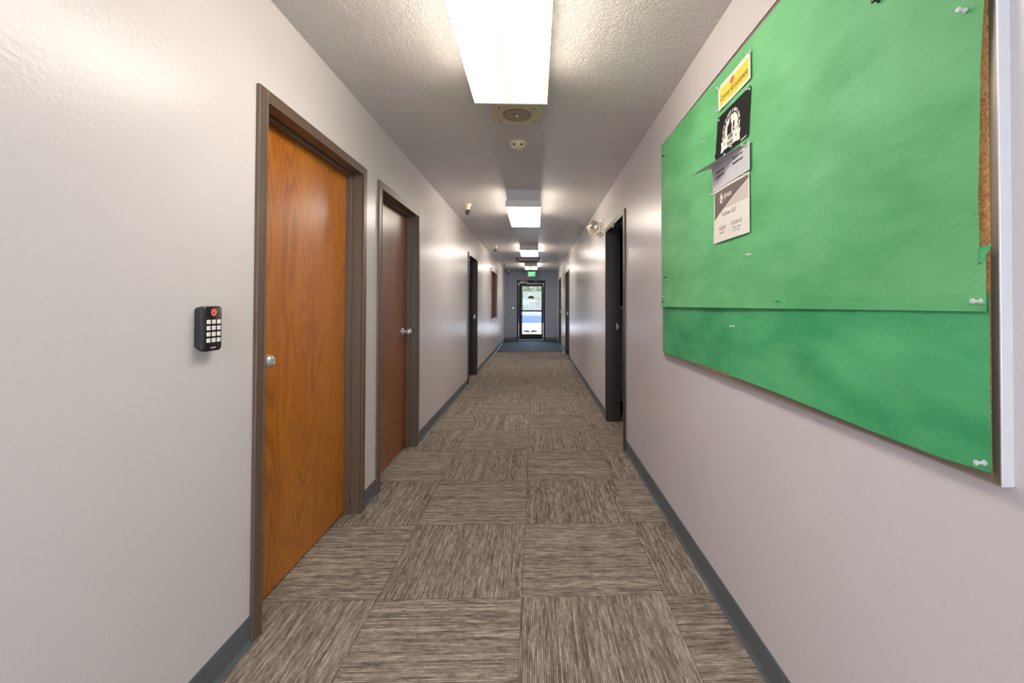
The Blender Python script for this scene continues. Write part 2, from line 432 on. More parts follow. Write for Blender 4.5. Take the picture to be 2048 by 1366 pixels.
def base_profile(bm, side, y0, y1):
    prof = [(.0, .0), (.013, .0), (.012, .004), (.006, .012), (.004, .020), (.004, .096), (.0025, .101), (0, .102)]
    prism(bm, prof, y0, y1, lambda d, z, y: Vector((WX(side, d), y, z)))
bm = bmesh.new()
for a, b in ((YB, 1.624), (2.653, 2.864), (3.87, 6.70), (7.74, YE)): base_profile(bm, 'L', a, b)
o = struct('baseboard_left', bm, M['base']); tag(o, 'blue grey vinyl cove base along the left wall', 'baseboard')
bm = bmesh.new()
for a, b in ((YB, 3.64), (4.645, 9.72), (10.79, 12.68), (13.85, YE)): base_profile(bm, 'R', a, b)
o = struct('baseboard_right', bm, M['base']); tag(o, 'blue grey vinyl cove base along the right wall', 'baseboard')
bm = bmesh.new()
for a, b in ((XL + .013, DX0), (DX1, XR - .013)):
    prism(bm, [(0, 0), (.013, 0), (.006, .012), (.004, .02), (.004, .098), (0, .102)], a, b, lambda d, z, x: Vector((x, YE - d, z)))
o = struct('baseboard_end', bm, M['base']); tag(o, 'dark vinyl base under the end wall', 'baseboard')

# ------------------------------------------------------------------ side doors
def door(name, side, a, b, label, leafmat=None, leaf=True, knob=None, strike=None, recess=.088, fm='frame'):
    root = thing(name, label, 'door', (WX(side, 0), (a + b) / 2, 0), kind='structure')
    ia, ib, iz = a + CW, b - CW, ZC - CW
    bm = bmesh.new(); P = .014
    for y0, y1, z0, z1 in ((a, ia, 0, ZC), (ib, b, 0, ZC), (ia, ib, iz, ZC)):
        wbx(bm, side, 0, P, y0, y1, z0, z1, .002)
    for y0, y1, z0, z1 in ((ia - .004, ia + .003, 0, iz + .003), (ib - .003, ib + .004, 0, iz + .003), (ia, ib, iz - .003, iz + .004)):
        wbx(bm, side, P - .006, P + .003, y0, y1, z0, z1, .0015)          # rolled inner bead
    obj('casing', bm, M[fm], root)
    bm = bmesh.new()
    for y0, y1, z0, z1 in ((ia - .011, ia, 0, iz + .011), (ib, ib + .011, 0, iz + .011), (ia, ib, iz, iz + .011)):
        wbx(bm, side, .004, -TW, y0, y1, z0, z1)
    obj('jamb', bm, M[fm], root)
    bm = bmesh.new(); s0, s1 = (-.052, -recess) if leaf else (-.055, -.095)
    for y0, y1, z0, z1 in ((ia, ia + .015, 0, iz), (ib - .015, ib, 0, iz), (ia + .015, ib - .015, iz - .015, iz)):
        wbx(bm, side, s0, s1, y0, y1, z0, z1, .002)
    obj('stop', bm, M[fm], root)
    if leaf:
        bm = bmesh.new(); wbx(bm, side, -recess, -recess - .044, ia + .003, ib - .003, .012, iz - .003, .0015)
        lf = obj('door_leaf', bm, leafmat, root)
        if knob is not None:
            sg = 1 if side == 'L' else -1
            mt = Matrix.Translation((WX(side, -recess), knob, 1.012)) @ Matrix.Rotation(sg * PI / 2, 4, 'Y')
            bm = bmesh.new()
            lathe(bm, [(.0, 0), (.033, 0), (.033, .004), (.027, .010), (.014, .014), (.012, .030), (.015, .033), (.021, .037), (.0255, .043), (.0280, .050), (.0285, .056), (.0275, .063), (.0245, .070), (.0195, .0755), (.0130, .0790), (.0090, .0800), (.0085, .0770), (0, .0770)], mt, 36)
            kn = obj('door_knob', bm, M['nickel'], lf, True)
    if strike:
        y, z, d = strike; bm = bmesh.new(); wbx(bm, side, d, d - .034, y - .002, y, z - .035, z + .035, .0005)
        wbx(bm, side, d - .008, d - .026, y - .004, y - .002, z + .012, z + .03); wbx(bm, side, d - .008, d - .026, y - .004, y - .002, z - .03, z - .012)
        wbx(bm, side, d - .030, d - .046, y - .007, y - .0015, z - .014, z + .014, .001)
        obj('strike_plate', bm, M['steel'], root)
    return root
door('door_1', 'L', *OPEN_L[0], 'nearest closed orange oak door in a brown frame beside the keypad', M['door1'], knob=1.765)
door('door_2', 'L', *OPEN_L[1], 'second closed oak door on the left, painted a dimmed brown, knob on its far side', M['door2'], knob=3.70)
door('door_3', 'L', *OPEN_L[2], 'open dark doorway on the left before the wood trimmed window', leaf=False, strike=(7.74 - CW, 1.03, -.018), fm='shadedframe')
dA = door('door_4', 'R', *OPEN_R[0], 'open dark brown doorway on the right below the emergency light', leaf=False, strike=(4.645 - CW, 1.012, -.080), fm='shadedframe')
door('door_5', 'R', *OPEN_R[1], 'dark brown doorway far down the right wall, nearer of the two', M['doordark'], strike=(10.79 - CW, 1.03, -.02), fm='shadedframe')
door('door_6', 'R', *OPEN_R[2], 'farthest dark doorway on the right wall, at the dark mat', M['doordark'], strike=(13.85 - CW, 1.03, -.02), fm='shadedframe')
# closer hardware on the head of door 4
bm = bmesh.new(); wbx(bm, 'R', -.02, .026, 4.06, 4.15, 1.985, 2.022, .004); wbx(bm, 'R', -.03, -.075, 3.98, 4.06, 1.99, 2.012, .003)
tube(bm, [(XR + .05, 4.02, 2.0), (XR + .16, 3.86, 1.995), (XR + .3, 3.80, 1.99)], .009)
obj('closer_arm', bm, M['black'], dA)

# the wood-trimmed window on the left wall
wroot = thing('window_1', 'wood trimmed interior window with brown shade on the left wall', 'window', (XL, 10.88, .85), kind='structure')
y0, y1, z0, z1 = WIN; w = .065
bm = bmesh.new()
wbx(bm, 'L', 0, .018, y0, y0 + w, z0, z1, .003); wbx(bm, 'L', 0, .018, y1 - w, y1, z0, z1, .003)
wbx(bm, 'L', 0, .018, y0 + w, y1 - w, z1 - w, z1, .003); wbx(bm, 'L', 0, .018, y0 + w, y1 - w, z0, z0 + w, .003)
obj('window_frame', bm, M['trimwood'], wroot)
bm = bmesh.new(); e = .012
wbx(bm, 'L', .002, -TW, y0 + w - e, y0 + w, z0 + w - e, z1 - w + e); wbx(bm, 'L', .002, -TW, y1 - w, y1 - w + e, z0 + w - e, z1 - w + e)
wbx(bm, 'L', .002, -TW, y0 + w, y1 - w, z1 - w, z1 - w + e); wbx(bm, 'L', .002, -TW, y0 + w, y1 - w, z0 + w - e, z0 + w)
obj('window_jamb', bm, M['shade'], wroot)
bm = bmesh.new(); wbx(bm, 'L', -.10, -.112, y0 + w, y1 - w, z0 + w, z1 - w); obj('window_shade', bm, M['shade'], wroot)

# ------------------------------------------------------------------ glass exit door at the end
g = thing('door_7', 'black framed glass exit door at the far end of the hall', 'door', (-.147, YE, 0), kind='structure')
bm = bmesh.new(); F0, F1 = YE - .02, YE + .10; fw = .06
bx(bm, DX0, DX0 + fw, F0, F1, 0, DZ, .003); bx(bm, DX1 - fw, DX1, F0, F1, 0, DZ, .003); bx(bm, DX0 + fw, DX1 - fw, F0, F1, DZ - .10, DZ, .003)
bx(bm, DX0 + fw, DX1 - fw, F0, F1, 0, .014, .002)
obj('door_frame', bm, M['black'], g)
GX0, GX1, GZ0, GZ1 = -.463, .230, .205, 1.905
L0, L1 = DX0 + fw + .004, DX1 - fw - .004
bm = bmesh.new(); A0, A1 = YE + .025, YE + .07
bx(bm, L0, GX0, A0, A1, .02, DZ - .104, .003); bx(bm, GX1, L1, A0, A1, .02, DZ - .104, .003)
bx(bm, GX0, GX1, A0, A1, .02, GZ0, .003); bx(bm, GX0, GX1, A0, A1, GZ1, DZ - .104, .003)
lf = obj('door_leaf', bm, M['black'], g)
bm = bmesh.new()
for x0, x1, z0, z1 in ((GX0 - .004, GX0 + .012, GZ0, GZ1), (GX1 - .012, GX1 + .004, GZ0, GZ1), (GX0, GX1, GZ0 - .004, GZ0 + .012), (GX0, GX1, GZ1 - .012, GZ1 + .004)):
    bx(bm, x0, x1, A0 - .004, A0 + .012, z0, z1)
obj('glazing_bead', bm, M['alu'], lf)
bm = bmesh.new(); bx(bm, GX0 + .003, GX1 - .003, YE + .045, YE + .051, GZ0 + .003, GZ1 - .003); gp = obj('glass_pane', bm, M['glass'], lf)
bm = bmesh.new(); bx(bm, L0, L1, A0 - .055, A0 - .018, 1.0, 1.055, .005); bx(bm, L0, L0 + .06, A0 - .03, A0 + .002, .99, 1.065, .004); bx(bm, L1 - .06, L1, A0 - .03, A0 + .002, .99, 1.065, .004)
obj('push_bar', bm, M['black'], lf)
bm = bmesh.new(); lathe(bm, [(0, 0), (.03, 0), (.03, .012), (.024, .02), (0, .02)], Matrix.Translation((GX0 - .01, A0, .93)) @ Matrix.Rotation(PI / 2, 4, 'X'), 20); obj('lock_cylinder', bm, M['steel'], lf, True)
bm = bmesh.new(); bx(bm, -.545, -.275, YE - .075, YE - .02, 2.01, 2.085, .006); cb = obj('door_closer', bm, M['headlt'], g)
bm = bmesh.new(); tube(bm, [(-.30, YE - .05, 2.005), (.02, YE - .10, 2.0), (.24, YE - .0, 1.995)], .012); bx(bm, -.3, .2, YE - .01, YE + .026, 1.975, 2.0, .004); obj('closer_arm', bm, M['alulip'], cb)
bm = bmesh.new()
for i, (x, wd) in enumerate(((-.045, .05), (.012, .045), (.075, .05))): bx(bm, x, x + wd, F0 - .001, F0, 2.075, 2.085)
for x, wd in ((.0, .03), (.036, .05)): bx(bm, x, x + wd, F0 - .001, F0, 2.052, 2.062)
obj('header_lettering', bm, M['decal'], g)
# decal on the glass, read from outside, so mirrored in here
dm = lambda u, v: (-.115 - u, YE + .0445, 1.385 + v)
bm = text_bm('dynata', .135, dm, bold=.003); obj('decal_lettering', bm, M['decal'], gp)
bm = bmesh.new()
prism(bm, [(-.135, .17), (-.02, .275), (.10, .17), (.075, .16), (-.02, .235), (-.11, .16)], 0, .0008, lambda u, v, h: Vector((-.13 + u, YE + .0440 + h, 1.385 + v)))
obj('decal_roof', bm, M['decal'], gp)
bm = bmesh.new(); bx(bm, -.24, -.05, YE + .0440, YE + .0448, 1.47, 1.555); obj('decal_block', bm, M['decalbrown'], gp)
bm = bmesh.new()
for u, v, a in ((-.24, -.10, .05), (-.15, -.12, .06), (-.03, -.10, .05), (.02, -.13, .05), (-.09, -.20, .05), (-.06, -.26, .035), (-.3, -.06, .03)):
    prism(bm, [(-a / 2, 0), (0, -a * .6), (a / 2, 0), (0, a * .5)], 0, .0008, lambda p, q, h, u=u, v=v: Vector((-.08 + u + p, YE + .0440 + h, 1.36 + v + q)))
obj('decal_marks', bm, M['decal'], gp)

# ------------------------------------------------------------------ entrance mat
bm = bmesh.new(); bx(bm, XL + .02, XR - .02, 11.30, YE - .03, 0, .006, .002)
o = obj('entrance_mat', bm, M['mat'], org=(0, 13.2, 0)); tag(o, 'dark navy entrance mat filling the floor before the glass door', 'mat')

# ------------------------------------------------------------------ ceiling light fixtures
LX = -.125
def make_light(depth, cap=.064):
    root = thing('ceiling_light', '', 'light', (0, 0, 0), 'surface mounted fluorescent lights down the hall ceiling')
    hw = .184; hl = .60; up = depth - cap
    bm = bmesh.new()
    top = [(-hw, 0), (hw, 0), (hw - .016, -up), (-hw + .016, -up)]
    prism(bm, top, -hl, hl, lambda x, z, y: Vector((x, y, z)))
    obj('housing', bm, M['fixgrey'], root)
    for s in (-1, 1):
        bm = bmesh.new(); bx(bm, -hw, hw, s * hl, s * (hl - .012), -depth, -up - .002, .002); obj('end_cap', bm, M['white'], root)
    bm = bmesh.new(); prism(bm, [(-hw + .003, -up), (hw - .003, -up), (hw - .001, -depth + .004), (hw - .005, -depth), (-hw + .005, -depth), (-hw + .001, -depth + .004)], -hl + .012, hl - .012, lambda x, z, y: Vector((x, y, z)))
    obj('diffuser', bm, M['lens'], root)
    return root
lab = ['nearest lit fluorescent ceiling light, largest, cut by the top of the photo',
       'second lit ceiling light down the hall, beyond the smoke detector',
       'third lit ceiling light down the hall, just before the dark ceiling vent',
       'farthest ceiling light with a dark end, between vent and exit sign']
for i, (yf, dep) in enumerate(((.98, .177), (4.45, .177), (8.44, .118), (12.25, .10))):
    r = make_light(dep); r.location = (LX, yf + .60, H); r['label'] = lab[i]

# ceiling vent
v = thing('ceiling_vent', 'white ceiling vent with dark louvres between third and fourth lights', 'vent', (-.17, 11.3, H))
bm = bmesh.new(); prism(bm, [(-.33, -.32), (.33, -.32), (.33, .32), (-.33, .32)], -.012, 0, lambda x, y, z: Vector((-.17 + x, 11.3 + y, H + z))); obj('flange', bm, M['bronze'], v)
bm = bmesh.new(); bx(bm, -.43, .09, 11.04, 11.56, H - .05, H - .012, .004); vb = obj('louvre_box', bm, M['white'], v)
for x in (-.46, .09):
    bm = bmesh.new(); bx(bm, x, x + .03, 11.04, 11.56, H - .062, H - .012, .003); obj('side_rail', bm, M['black'], v)
for i in range(6):
    bm = bmesh.new(); bx(bm, -.42, .08, 11.07 + i * .085, 11.10 + i * .085, H - .060, H - .05, .002); obj('louvre', bm, M['greyink'], vb)

# ceiling speaker
s = thing('ceiling_speaker', 'round ivory ceiling speaker behind the nearest light', 'speaker', (-.114, 2.66, H))
Tm = Matrix.Translation((-.114, 2.66, H)) @ Matrix.Rotation(PI, 4, 'X')
bm = bmesh.new(); lathe(bm, [(.164, 0), (.164, .004), (.158, .012), (.120, .017), (.092, .018), (.090, .014), (0, .014)], Tm, 64, False); obj('rim_plate', bm, M['ivory'], s, True)
bm = bmesh.new(); lathe(bm, [(.089, .014), (.085, .0195), (.04, .022), (0, .0225)], Tm, 48, False)
gr = obj('grille', bm, M['grille'], s, True)
bm = bmesh.new(); lathe(bm, [(0, .021), (.012, .0225), (.011, .027), (0, .028)], Tm, 6, False); obj('badge', bm, M['cream'], gr)
for a in (40, 140, 220, 320):
    bm = bmesh.new(); lathe(bm, [(0, .0145), (.0045, .0145), (.004, .019), (0, .02)], Tm @ Matrix.Translation((.137 * math.cos(math.radians(a)), .137 * math.sin(math.radians(a)), 0)), 12, False); obj('screw', bm, M['bronze'], s)
def grille_holes():
    k = NT('perforated_grille'); P = k.obj()
    vo = k.n('ShaderNodeTexVoronoi'); k.l(P, vo.inputs['Vector']); vo.inputs['Scale'].default_value = 210; vo.inputs['Randomness'].default_value = .15
    k.l(k.ramp(vo.outputs['Distance'], [(.30, srgb(52, 46, 38)), (.42, srgb(150, 142, 122))]), k.p.inputs['Base Color']); k.p.inputs['Roughness'].default_value = .5; return k.m
gr.data.materials.clear(); gr.data.materials.append(grille_holes())

# smoke detector
sd = thing('smoke_detector', 'small ivory smoke detector dome on the ceiling beyond the speaker', 'smoke detector', (-.128, 3.16, H))
Tm = Matrix.Translation((-.128, 3.16, H)) @ Matrix.Rotation(PI, 4, 'X')
bm = bmesh.new(); lathe(bm, [(.064, 0), (.064, .008), (.060, .011)], Tm, 40, False); obj('base_ring', bm, M['cream'], sd, True)
bm = bmesh.new(); lathe(bm, [(.061, .010), (.060, .018), (.052, .032), (.036, .043), (.016, .048), (0, .049)], Tm, 40, False); dome = obj('dome', bm, M['cream'], sd, True)
for sx in (-1, 1):
    p = Vector((-.128 + sx * .026, 3.16 - .0475, H - .0285)); d = Vector((sx * .35, -.8, -.62)).normalized()
    bm = bmesh.new(); lathe(bm, [(0, -.004), (.0075, -.004), (.0075, .004), (0, .004)], Matrix.Translation(p) @ d.to_track_quat('Z', 'Y').to_matrix().to_4x4(), 16, False); obj('sensor_hole', bm, M['black'], dome)
bm = bmesh.new(); lathe(bm, [(0, 0), (.007, 0), (.006, .003), (0, .004)], Matrix.Translation((-.128, 3.145, H - .0475)) @ Matrix.Rotation(PI, 4, 'X'), 12, False); obj('test_button', bm, M['white'], dome)

# sprinkler heads
def make_sprinkler():
    r = thing('sprinkler_head', '', 'sprinkler', (0, 0, 0), 'pendent sprinkler heads along the left of the ceiling')
    Tm = Matrix.Rotation(PI, 4, 'X')
    bm = bmesh.new(); lathe(bm, [(.050, 0), (.050, .003), (.042, .010), (.034, .028), (.026, .052), (.024, .066), (.014, .067)], Tm, 32, False); obj('escutcheon', bm, M['cream'], r, True)
    bm = bmesh.new(); lathe(bm, [(0, .062), (.013, .062), (.015, .070), (.009, .078), (0, .078)], Tm, 16, False)
    for s in (-1, 1):
        tube(bm, [(s * .009, 0, -.070), (s * .021, 0, -.084), (s * .023, 0, -.100), (s * .014, 0, -.116), (s * .004, 0, -.124)], .0080, 8)
    obj('frame_arms', bm, M['bronze'], r, True)
    bm = bmesh.new(); lathe(bm, [(0, .078), (.007, .079), (.007, .112), (0, .113)], Tm, 10, False); obj('bulb', bm, M['bronze'], r, True)
    bm = bmesh.new(); lathe(bm, [(0, .121), (.019, .122), (.017, .126), (.005, .131), (0, .131)], Tm, 24, False); obj('deflector', bm, M['bronze'], r, True)
    return r
sp = make_sprinkler()
for i, (x, y, l) in enumerate(((-.806, 5.12, 'nearest sprinkler head, cream collar on the left of the ceiling by the second light'),
                               (-.802, 8.68, 'second sprinkler head down the left of the ceiling, level with the third light'),
                               (-.858, 12.0, 'dark third sprinkler head above the wood trimmed window'),
                               (-.900, 14.75, 'farthest sprinkler head against the end wall, left of the exit sign'))):
    if i == 0: sp.location = (x, y, H); sp['label'] = l
    else: dup(sp, (x, y, H), l)

# emergency light
em = thing('emergency_light', 'white twin-head emergency light on the right wall above the open doorway', 'emergency light', (XR, 4.94, 2.05))
bm = bmesh.new(); wbx(bm, 'R', -.002, .022, 4.79, 5.10, 2.045, 2.225, .005); bpz = obj('back_plate', bm, M['white'], em)
bm = bmesh.new(); wbx(bm, 'R', .022, .066, 4.82, 5.07, 2.06, 2.185, .014); obj('housing', bm, M['cream'], em)
def head(c, d, r):
    c = Vector(c); d = Vector(d).normalized(); q = Matrix.Translation(c) @ d.to_track_quat('Z', 'Y').to_matrix().to_4x4()
    bm = bmesh.new(); lathe(bm, [(0, -r * 1.05), (r * .55, -r * .95), (r * .86, -r * .55), (r, -.01), (r, .004), (r * .9, .006), (r * .88, -.002)], q, 36, False); hd = obj('lamp_head', bm, M['cream'], em, True)
    bm = bmesh.new(); lathe(bm, [(r * .89, -.001), (r * .6, .006), (0, .009)], q, 36, False); obj('lens', bm, M['lampglass'], hd, True)
    bm = bmesh.new(); tube(bm, [c - d * r * .9, (XR - .06, c.y + .02, c.z - .01)], .014); obj('swivel_arm', bm, M['cream'], hd, True)
head((.658, 4.84, 2.152), (-.36, -.90, .10), .056)
head((.618, 4.95, 2.100), (-.85, .15, -.40), .056)

# card reader with green light, end wall
cr = thing('card_reader', 'tiny white reader with green light on the end wall left of the door', 'card reader', (-.778, YE, 1.11))
bm = bmesh.new(); bx(bm, -.805, -.750, YE - .018, YE + .002, 1.085, 1.185, .005); cb = obj('reader_body', bm, M['panel'], cr)
bm = bmesh.new(); lathe(bm, [(0, 0), (.024, 0), (.020, .008), (0, .010)], Matrix.Translation((-.778, YE - .018, 1.125)) @ Matrix.Rotation(PI / 2, 4, 'X'), 16, False); obj('status_light', bm, M['led'], cb)
bm = bmesh.new(); bx(bm, -.80, -.756, YE - .020, YE - .018, 1.15, 1.175); obj('top_label', bm, M['white'], cb)

# exit sign
ex = thing('exit_sign', 'green lit EXIT sign hanging before the glass door', 'exit sign', (-.120, 14.85, H))
ec = (-.120, 14.85)
bm = bmesh.new(); bx(bm, ec[0] - .13, ec[0] + .13, ec[1] - .04, ec[1] + .04, H - .022, H, .004); lathe(bm, [(.03, 0), (.03, .03)], Matrix.Translation((ec[0], ec[1], H - .045)), 16); obj('canopy', bm, M['black'], ex)
bm = bmesh.new(); bx(bm, ec[0] - .145, ec[0] + .145, ec[1] - .022, ec[1] + .022, H - .235, H - .04, .004); eb = obj('sign_body', bm, M['white'], ex)
bm = bmesh.new(); bx(bm, ec[0] - .125, ec[0] + .125, ec[1] - .0245, ec[1] - .022, H - .212, H - .05); ef = obj('lit_face', bm, M['exitgreen'], eb)
bm = text_bm('EXIT', .175, lambda u, v: (ec[0] + u, ec[1] - .0252, H - .131 + v), bold=.006, sx=.62); obj('exit_letters', bm, M['exitletter'], eb)

# ------------------------------------------------------------------ keypad reader on the left wall
kp = thing('keypad_reader', 'black keypad reader with red ring on the left wall before the first door', 'keypad', (XL, 1.378, 1.16))
ky0, ky1, kz0, kz1, kd = 1.343, 1.421, 1.095, 1.236, .033
def rrect(y0, y1, z0, z1, r, n=6):
    pts = []
    for cy, cz, a0 in ((y1 - r, z1 - r, 0), (y0 + r, z1 - r, 90), (y0 + r, z0 + r, 180), (y1 - r, z0 + r, 270)):
        for i in range(n + 1):
            a = math.radians(a0 + 90 * i / n); pts.append((cy + r * math.cos(a), cz + r * math.sin(a)))
    return pts
def loft(bm, secs):
    rs = [[bm.verts.new((XL + d, y, z)) for y, z in pts] for d, pts in secs]; n = len(rs[0])
    for a, b in zip(rs, rs[1:]):
        for i in range(n): bm.faces.new((a[i], a[(i + 1) % n], b[(i + 1) % n], b[i]))
    bm.faces.new(rs[-1]); bm.faces.new(list(reversed(rs[0]))); bmesh.ops.recalc_face_normals(bm, faces=bm.faces)
bm = bmesh.new(); loft(bm, [(-.001, rrect(ky0 + .006, ky1 - .006, kz0 + .012, kz1 - .004, .010)), (.010, rrect(ky0 + .002, ky1 - .002, kz0 + .005, kz1 - .002, .011)), (kd - .012, rrect(ky0, ky1, kz0, kz1, .012))]); obj('back_shell', bm, M['keyside'], kp, True)
bm = bmesh.new(); loft(bm, [(kd - .012, rrect(ky0, ky1, kz0, kz1, .012)), (kd - .003, rrect(ky0 + .0006, ky1 - .0006, kz0 + .0006, kz1 - .0006, .012)), (kd, rrect(ky0 + .004, ky1 - .004, kz0 + .004, kz1 - .004, .010))]); fp = obj('front_panel', bm, M['keybody'], kp, True)
kc = (ky0 + ky1) / 2
K = lambda y, z, d=0.0: Vector((XL + kd + d, y, z))
digits = ['1', '2', '3', '4', '5', '6', '7', '8', '9', '*', '0', '#']
for i in range(12):
    r_, c_ = divmod(i, 3); y = kc - .0225 + c_ * .0215 + .002; z = 1.187 - r_ * .0192
    bm = bmesh.new(); bx(bm, XL + kd - .001, XL + kd + .0022, y - .0068, y + .0068, z - .0064, z + .0064, .0012)
    ko = obj('key', bm, M['key'], fp)
    # left wall: a reader facing it sees +Y on the right
    bm = text_bm(digits[i], .0085, lambda u, v, y=y, z=z: (XL + kd + .0025, y + u, z + v)); 
    for vv in bm.verts: pass
    join_b = bm
    me = bpy.data.meshes.new('t'); bm2 = bmesh.new(); bm2.from_mesh(ko.data); off = ORG[ko.name]
    for vv in bm.verts: vv.co -= off
    nf = len(bm2.faces); join(bm2, bm); bm2.faces.ensure_lookup_table()
    for f in bm2.faces[nf:]: f.material_index = 1
    ko.data.materials.append(M['greyink']); bm2.to_mesh(ko.data); bm2.free()
def ring(bm, cy, cz, ro, ri, a0, a1, d0, n=28):
    for i in range(n):
        t0, t1 = [math.radians(a0 + (a1 - a0) * q / n) for q in (i, i + 1)]
        w0, w1 = [(ri[0] + (ri[1] - ri[0]) * q / n) for q in (i, i + 1)]; o0, o1 = [(ro[0] + (ro[1] - ro[0]) * q / n) for q in (i, i + 1)]
        vs = [bm.verts.new(K(cy + rr * math.cos(t), cz + rr * math.sin(t), d0)) for rr, t in ((o0, t0), (o1, t1), (w1, t1), (w0, t0))]
        bm.faces.new(vs)
bm = bmesh.new(); ring(bm, kc + .001, 1.2165, (.0105, .0105), (.0075, .0075), 0, 360, .0006, 36); ring(bm, kc + .001, 1.2145, (.0072, .004), (.0052, .0028), 200, -70, .0006, 20)
obj('red_ring', bm, M['red'], fp)
bm = bmesh.new()
for i in range(5): bx(bm, XL + kd + .0002, XL + kd + .0006, kc - .010 + i * .0042, kc - .0068 + i * .0042, 1.1045, 1.108)
obj('maker_mark', bm, M['greypaper'], fp)

# ------------------------------------------------------------------ bulletin board on the right wall
BY0, BY1, BZ0, BZ1 = .675, 2.512, .948, 2.196
bb = thing('bulletin_board', 'large aluminium framed cork bulletin board covered in green paper', 'bulletin board', (XR, 1.59, BZ0))
bm = bmesh.new(); wbx(bm, 'R', .001, .0162, BY0 + .012, BY1 - .012, BZ0 + .012, BZ1 - .012); obj('cork_panel', bm, M['cork'], bb)
for nm, a, b, c, d in (('frame_rail', BY0 + .019, BY1 - .019, BZ0 + .002, BZ0 + .019), ('frame_rail', BY0 + .019, BY1 - .019, BZ1 - .019, BZ1 - .002), ('frame_stile', BY0 + .002, BY0 + .019, BZ0 + .002, BZ1 - .002), ('frame_stile', BY1 - .019, BY1 - .002, BZ0 + .002, BZ1 - .002)):
    bm = bmesh.new(); wbx(bm, 'R', 0, .0165, a, b, c, d, .001); fr = obj(nm, bm, M['alu'], bb); fr_top = nm == 'frame_rail'
    bm = bmesh.new()
    if nm == 'frame_rail':
        lo = BZ0 if c < 1.5 else BZ1 - .003; wbx(bm, 'R', 0, .0205, BY0 + .003, BY1 - .003, lo, lo + .003, .0008)
    else:
        lo = BY0 if a < 1.5 else BY1 - .003; wbx(bm, 'R', 0, .0205, lo, lo + .003, BZ0, BZ1, .0008)
    obj('frame_lip', bm, M['alu'] if fr_top else M['alulip'], fr)

# the board hangs a touch out of square: its near end leans towards the camera at the top
def lean(y, z): return -.0085 * max(0.0, (z - BZ0) / 1.25) * max(0.0, (2.5 - y) / 1.82)
for part in list(bb.children) + [c for p in bb.children for c in p.children]:
    for v_ in part.data.vertices:
        v_.co.y += lean(v_.co.y + 1.59, v_.co.z + BZ0)
def nz(y, z, s=1.0, seed=0.0): return noise.noise(Vector((y * s, z * s * 1.6, seed)))
def interp(tbl, t):
    for (a, va), (b, vb) in zip(tbl, tbl[1:]):
        if t <= b: return va + (vb - va) * (t - a) / (b - a) if t >= a else va
    return tbl[-1][1]
edge = [(.9, .692), (1.08, .691), (1.235, .691), (1.325, .692), (1.335, .702), (1.43, .7025), (1.52, .699), (1.63, .696), (1.70, .691), (1.76, .687), (2.3, .686)]
def sheet(name, label, yl, yr, zb, zt, d0, seed, mat, nu=90, nv=50, amp=.0022, lift=None):
    def f(s, t):
        zbv = zb(s) if callable(zb) else zb; ztv = zt(s) if callable(zt) else zt
        z = zbv + (ztv - zbv) * t; r = yr(z) * .995 if callable(yr) else yr
        y = yl + (r - yl) * s
        d = d0 + amp * (1 + nz(y, z, 4, seed)) + amp * .5 * nz(y, z, 13, seed + 3) + (lift(s, t) if lift else 0)
        return Vector((WX('R', max(d, d0 * .9)), y, z))
    bm = bmesh.new(); grid(bm, f, nu, nv); bmesh.ops.recalc_face_normals(bm, faces=bm.faces)
    o = obj(name, bm, mat, smooth=True, org=(XR, (yl + (yr if not callable(yr) else .7)) / 2, zb(0) if callable(zb) else zb)); tag(o, label, 'paper', 'green kraft paper on the board'); return o
bot = [(.0, .962), (.15, .968), (.4, .974), (.55, .971), (.7, .968), (.85, .961), (.95, .960), (1, .966)]
f_full = lambda Y: interp(bot, (2.512 - Y) / (2.512 - .69))
sheet('green_paper_sheet', 'lower green paper strip at the far end of the board, left of the pinned seam', 2.513, 1.58, lambda s: f_full(2.513 + (1.58 - 2.513) * s), 1.262, .0206, 4.0, M['greenshade'], amp=.0008)
sheet('green_paper_sheet', 'lower green paper strip at the near end of the board, right of the pinned seam', 1.622, lambda z: interp(edge, z), lambda s: f_full(1.622 + (.692 - 1.622) * s), 1.262, .0230, 9.0, M['greenshade'], amp=.0008,
      lift=lambda s, t: .006 * math.exp(-s * 30) * max(0.0, 1 - t * 1.15) + .0045 * math.exp(-((t - .45) / .22) ** 2) * math.sin(s * 9) ** 2)
up = sheet('green_paper_sheet', 'large upper green paper sheet with the notices pinned on it', 2.513, lambda z: interp(edge, z), 1.231, lambda s: 2.186 - .027 * s, .0262, 15.0, M['green'], 130, 80, .0012,
           lift=lambda s, t: .0055 * math.exp(-t * 22) * (1.0 + .8 * math.sin(s * 5.0)))
bm = bmesh.new(); grid(bm, lambda s, t: Vector((XR - .026 - .004 * math.sin(s * 2.6), .704 - .026 * s * (1 - .6 * t), 1.338 - .028 * t + .003 * s)), 8, 6); obj('torn_flap', bm, M['greenshade'], up, True)

# ---- notices
def notice(name, label, yl, yr, zb, zt, d0, bend, mat, nu=30, nv=24):
    w, h = yl - yr, zt - zb
    def mp(u, v, off=0.0):            # u from the left 0..w, v from the bottom 0..h
        dx, dy, dz = bend(u / w, v / h)
        return Vector((XR - d0 - dx - off * .4, yl - u + dy, zb + v + dz))
    bm = bmesh.new(); grid(bm, lambda s, t: mp(s * w, t * h), nu, nv)
    o = obj(name, bm, mat, smooth=True, org=(XR, (yl + yr) / 2, zb)); tag(o, label, 'notice', 'notices pinned on the green paper')
    return o, mp, w, h
def poly(mp, pts, off=.0006):
    bm = bmesh.new(); bm.faces.new([bm.verts.new(mp(u, v, off)) for u, v in pts]); bmesh.ops.triangulate(bm, faces=bm.faces); return bm
def patch(mp, u0, u1, v0, v1, off=.0006, n=8):
    bm = bmesh.new(); grid(bm, lambda s, t: mp(u0 + (u1 - u0) * s, v0 + (v1 - v0) * t, off), n, n); return bm
D = .0305
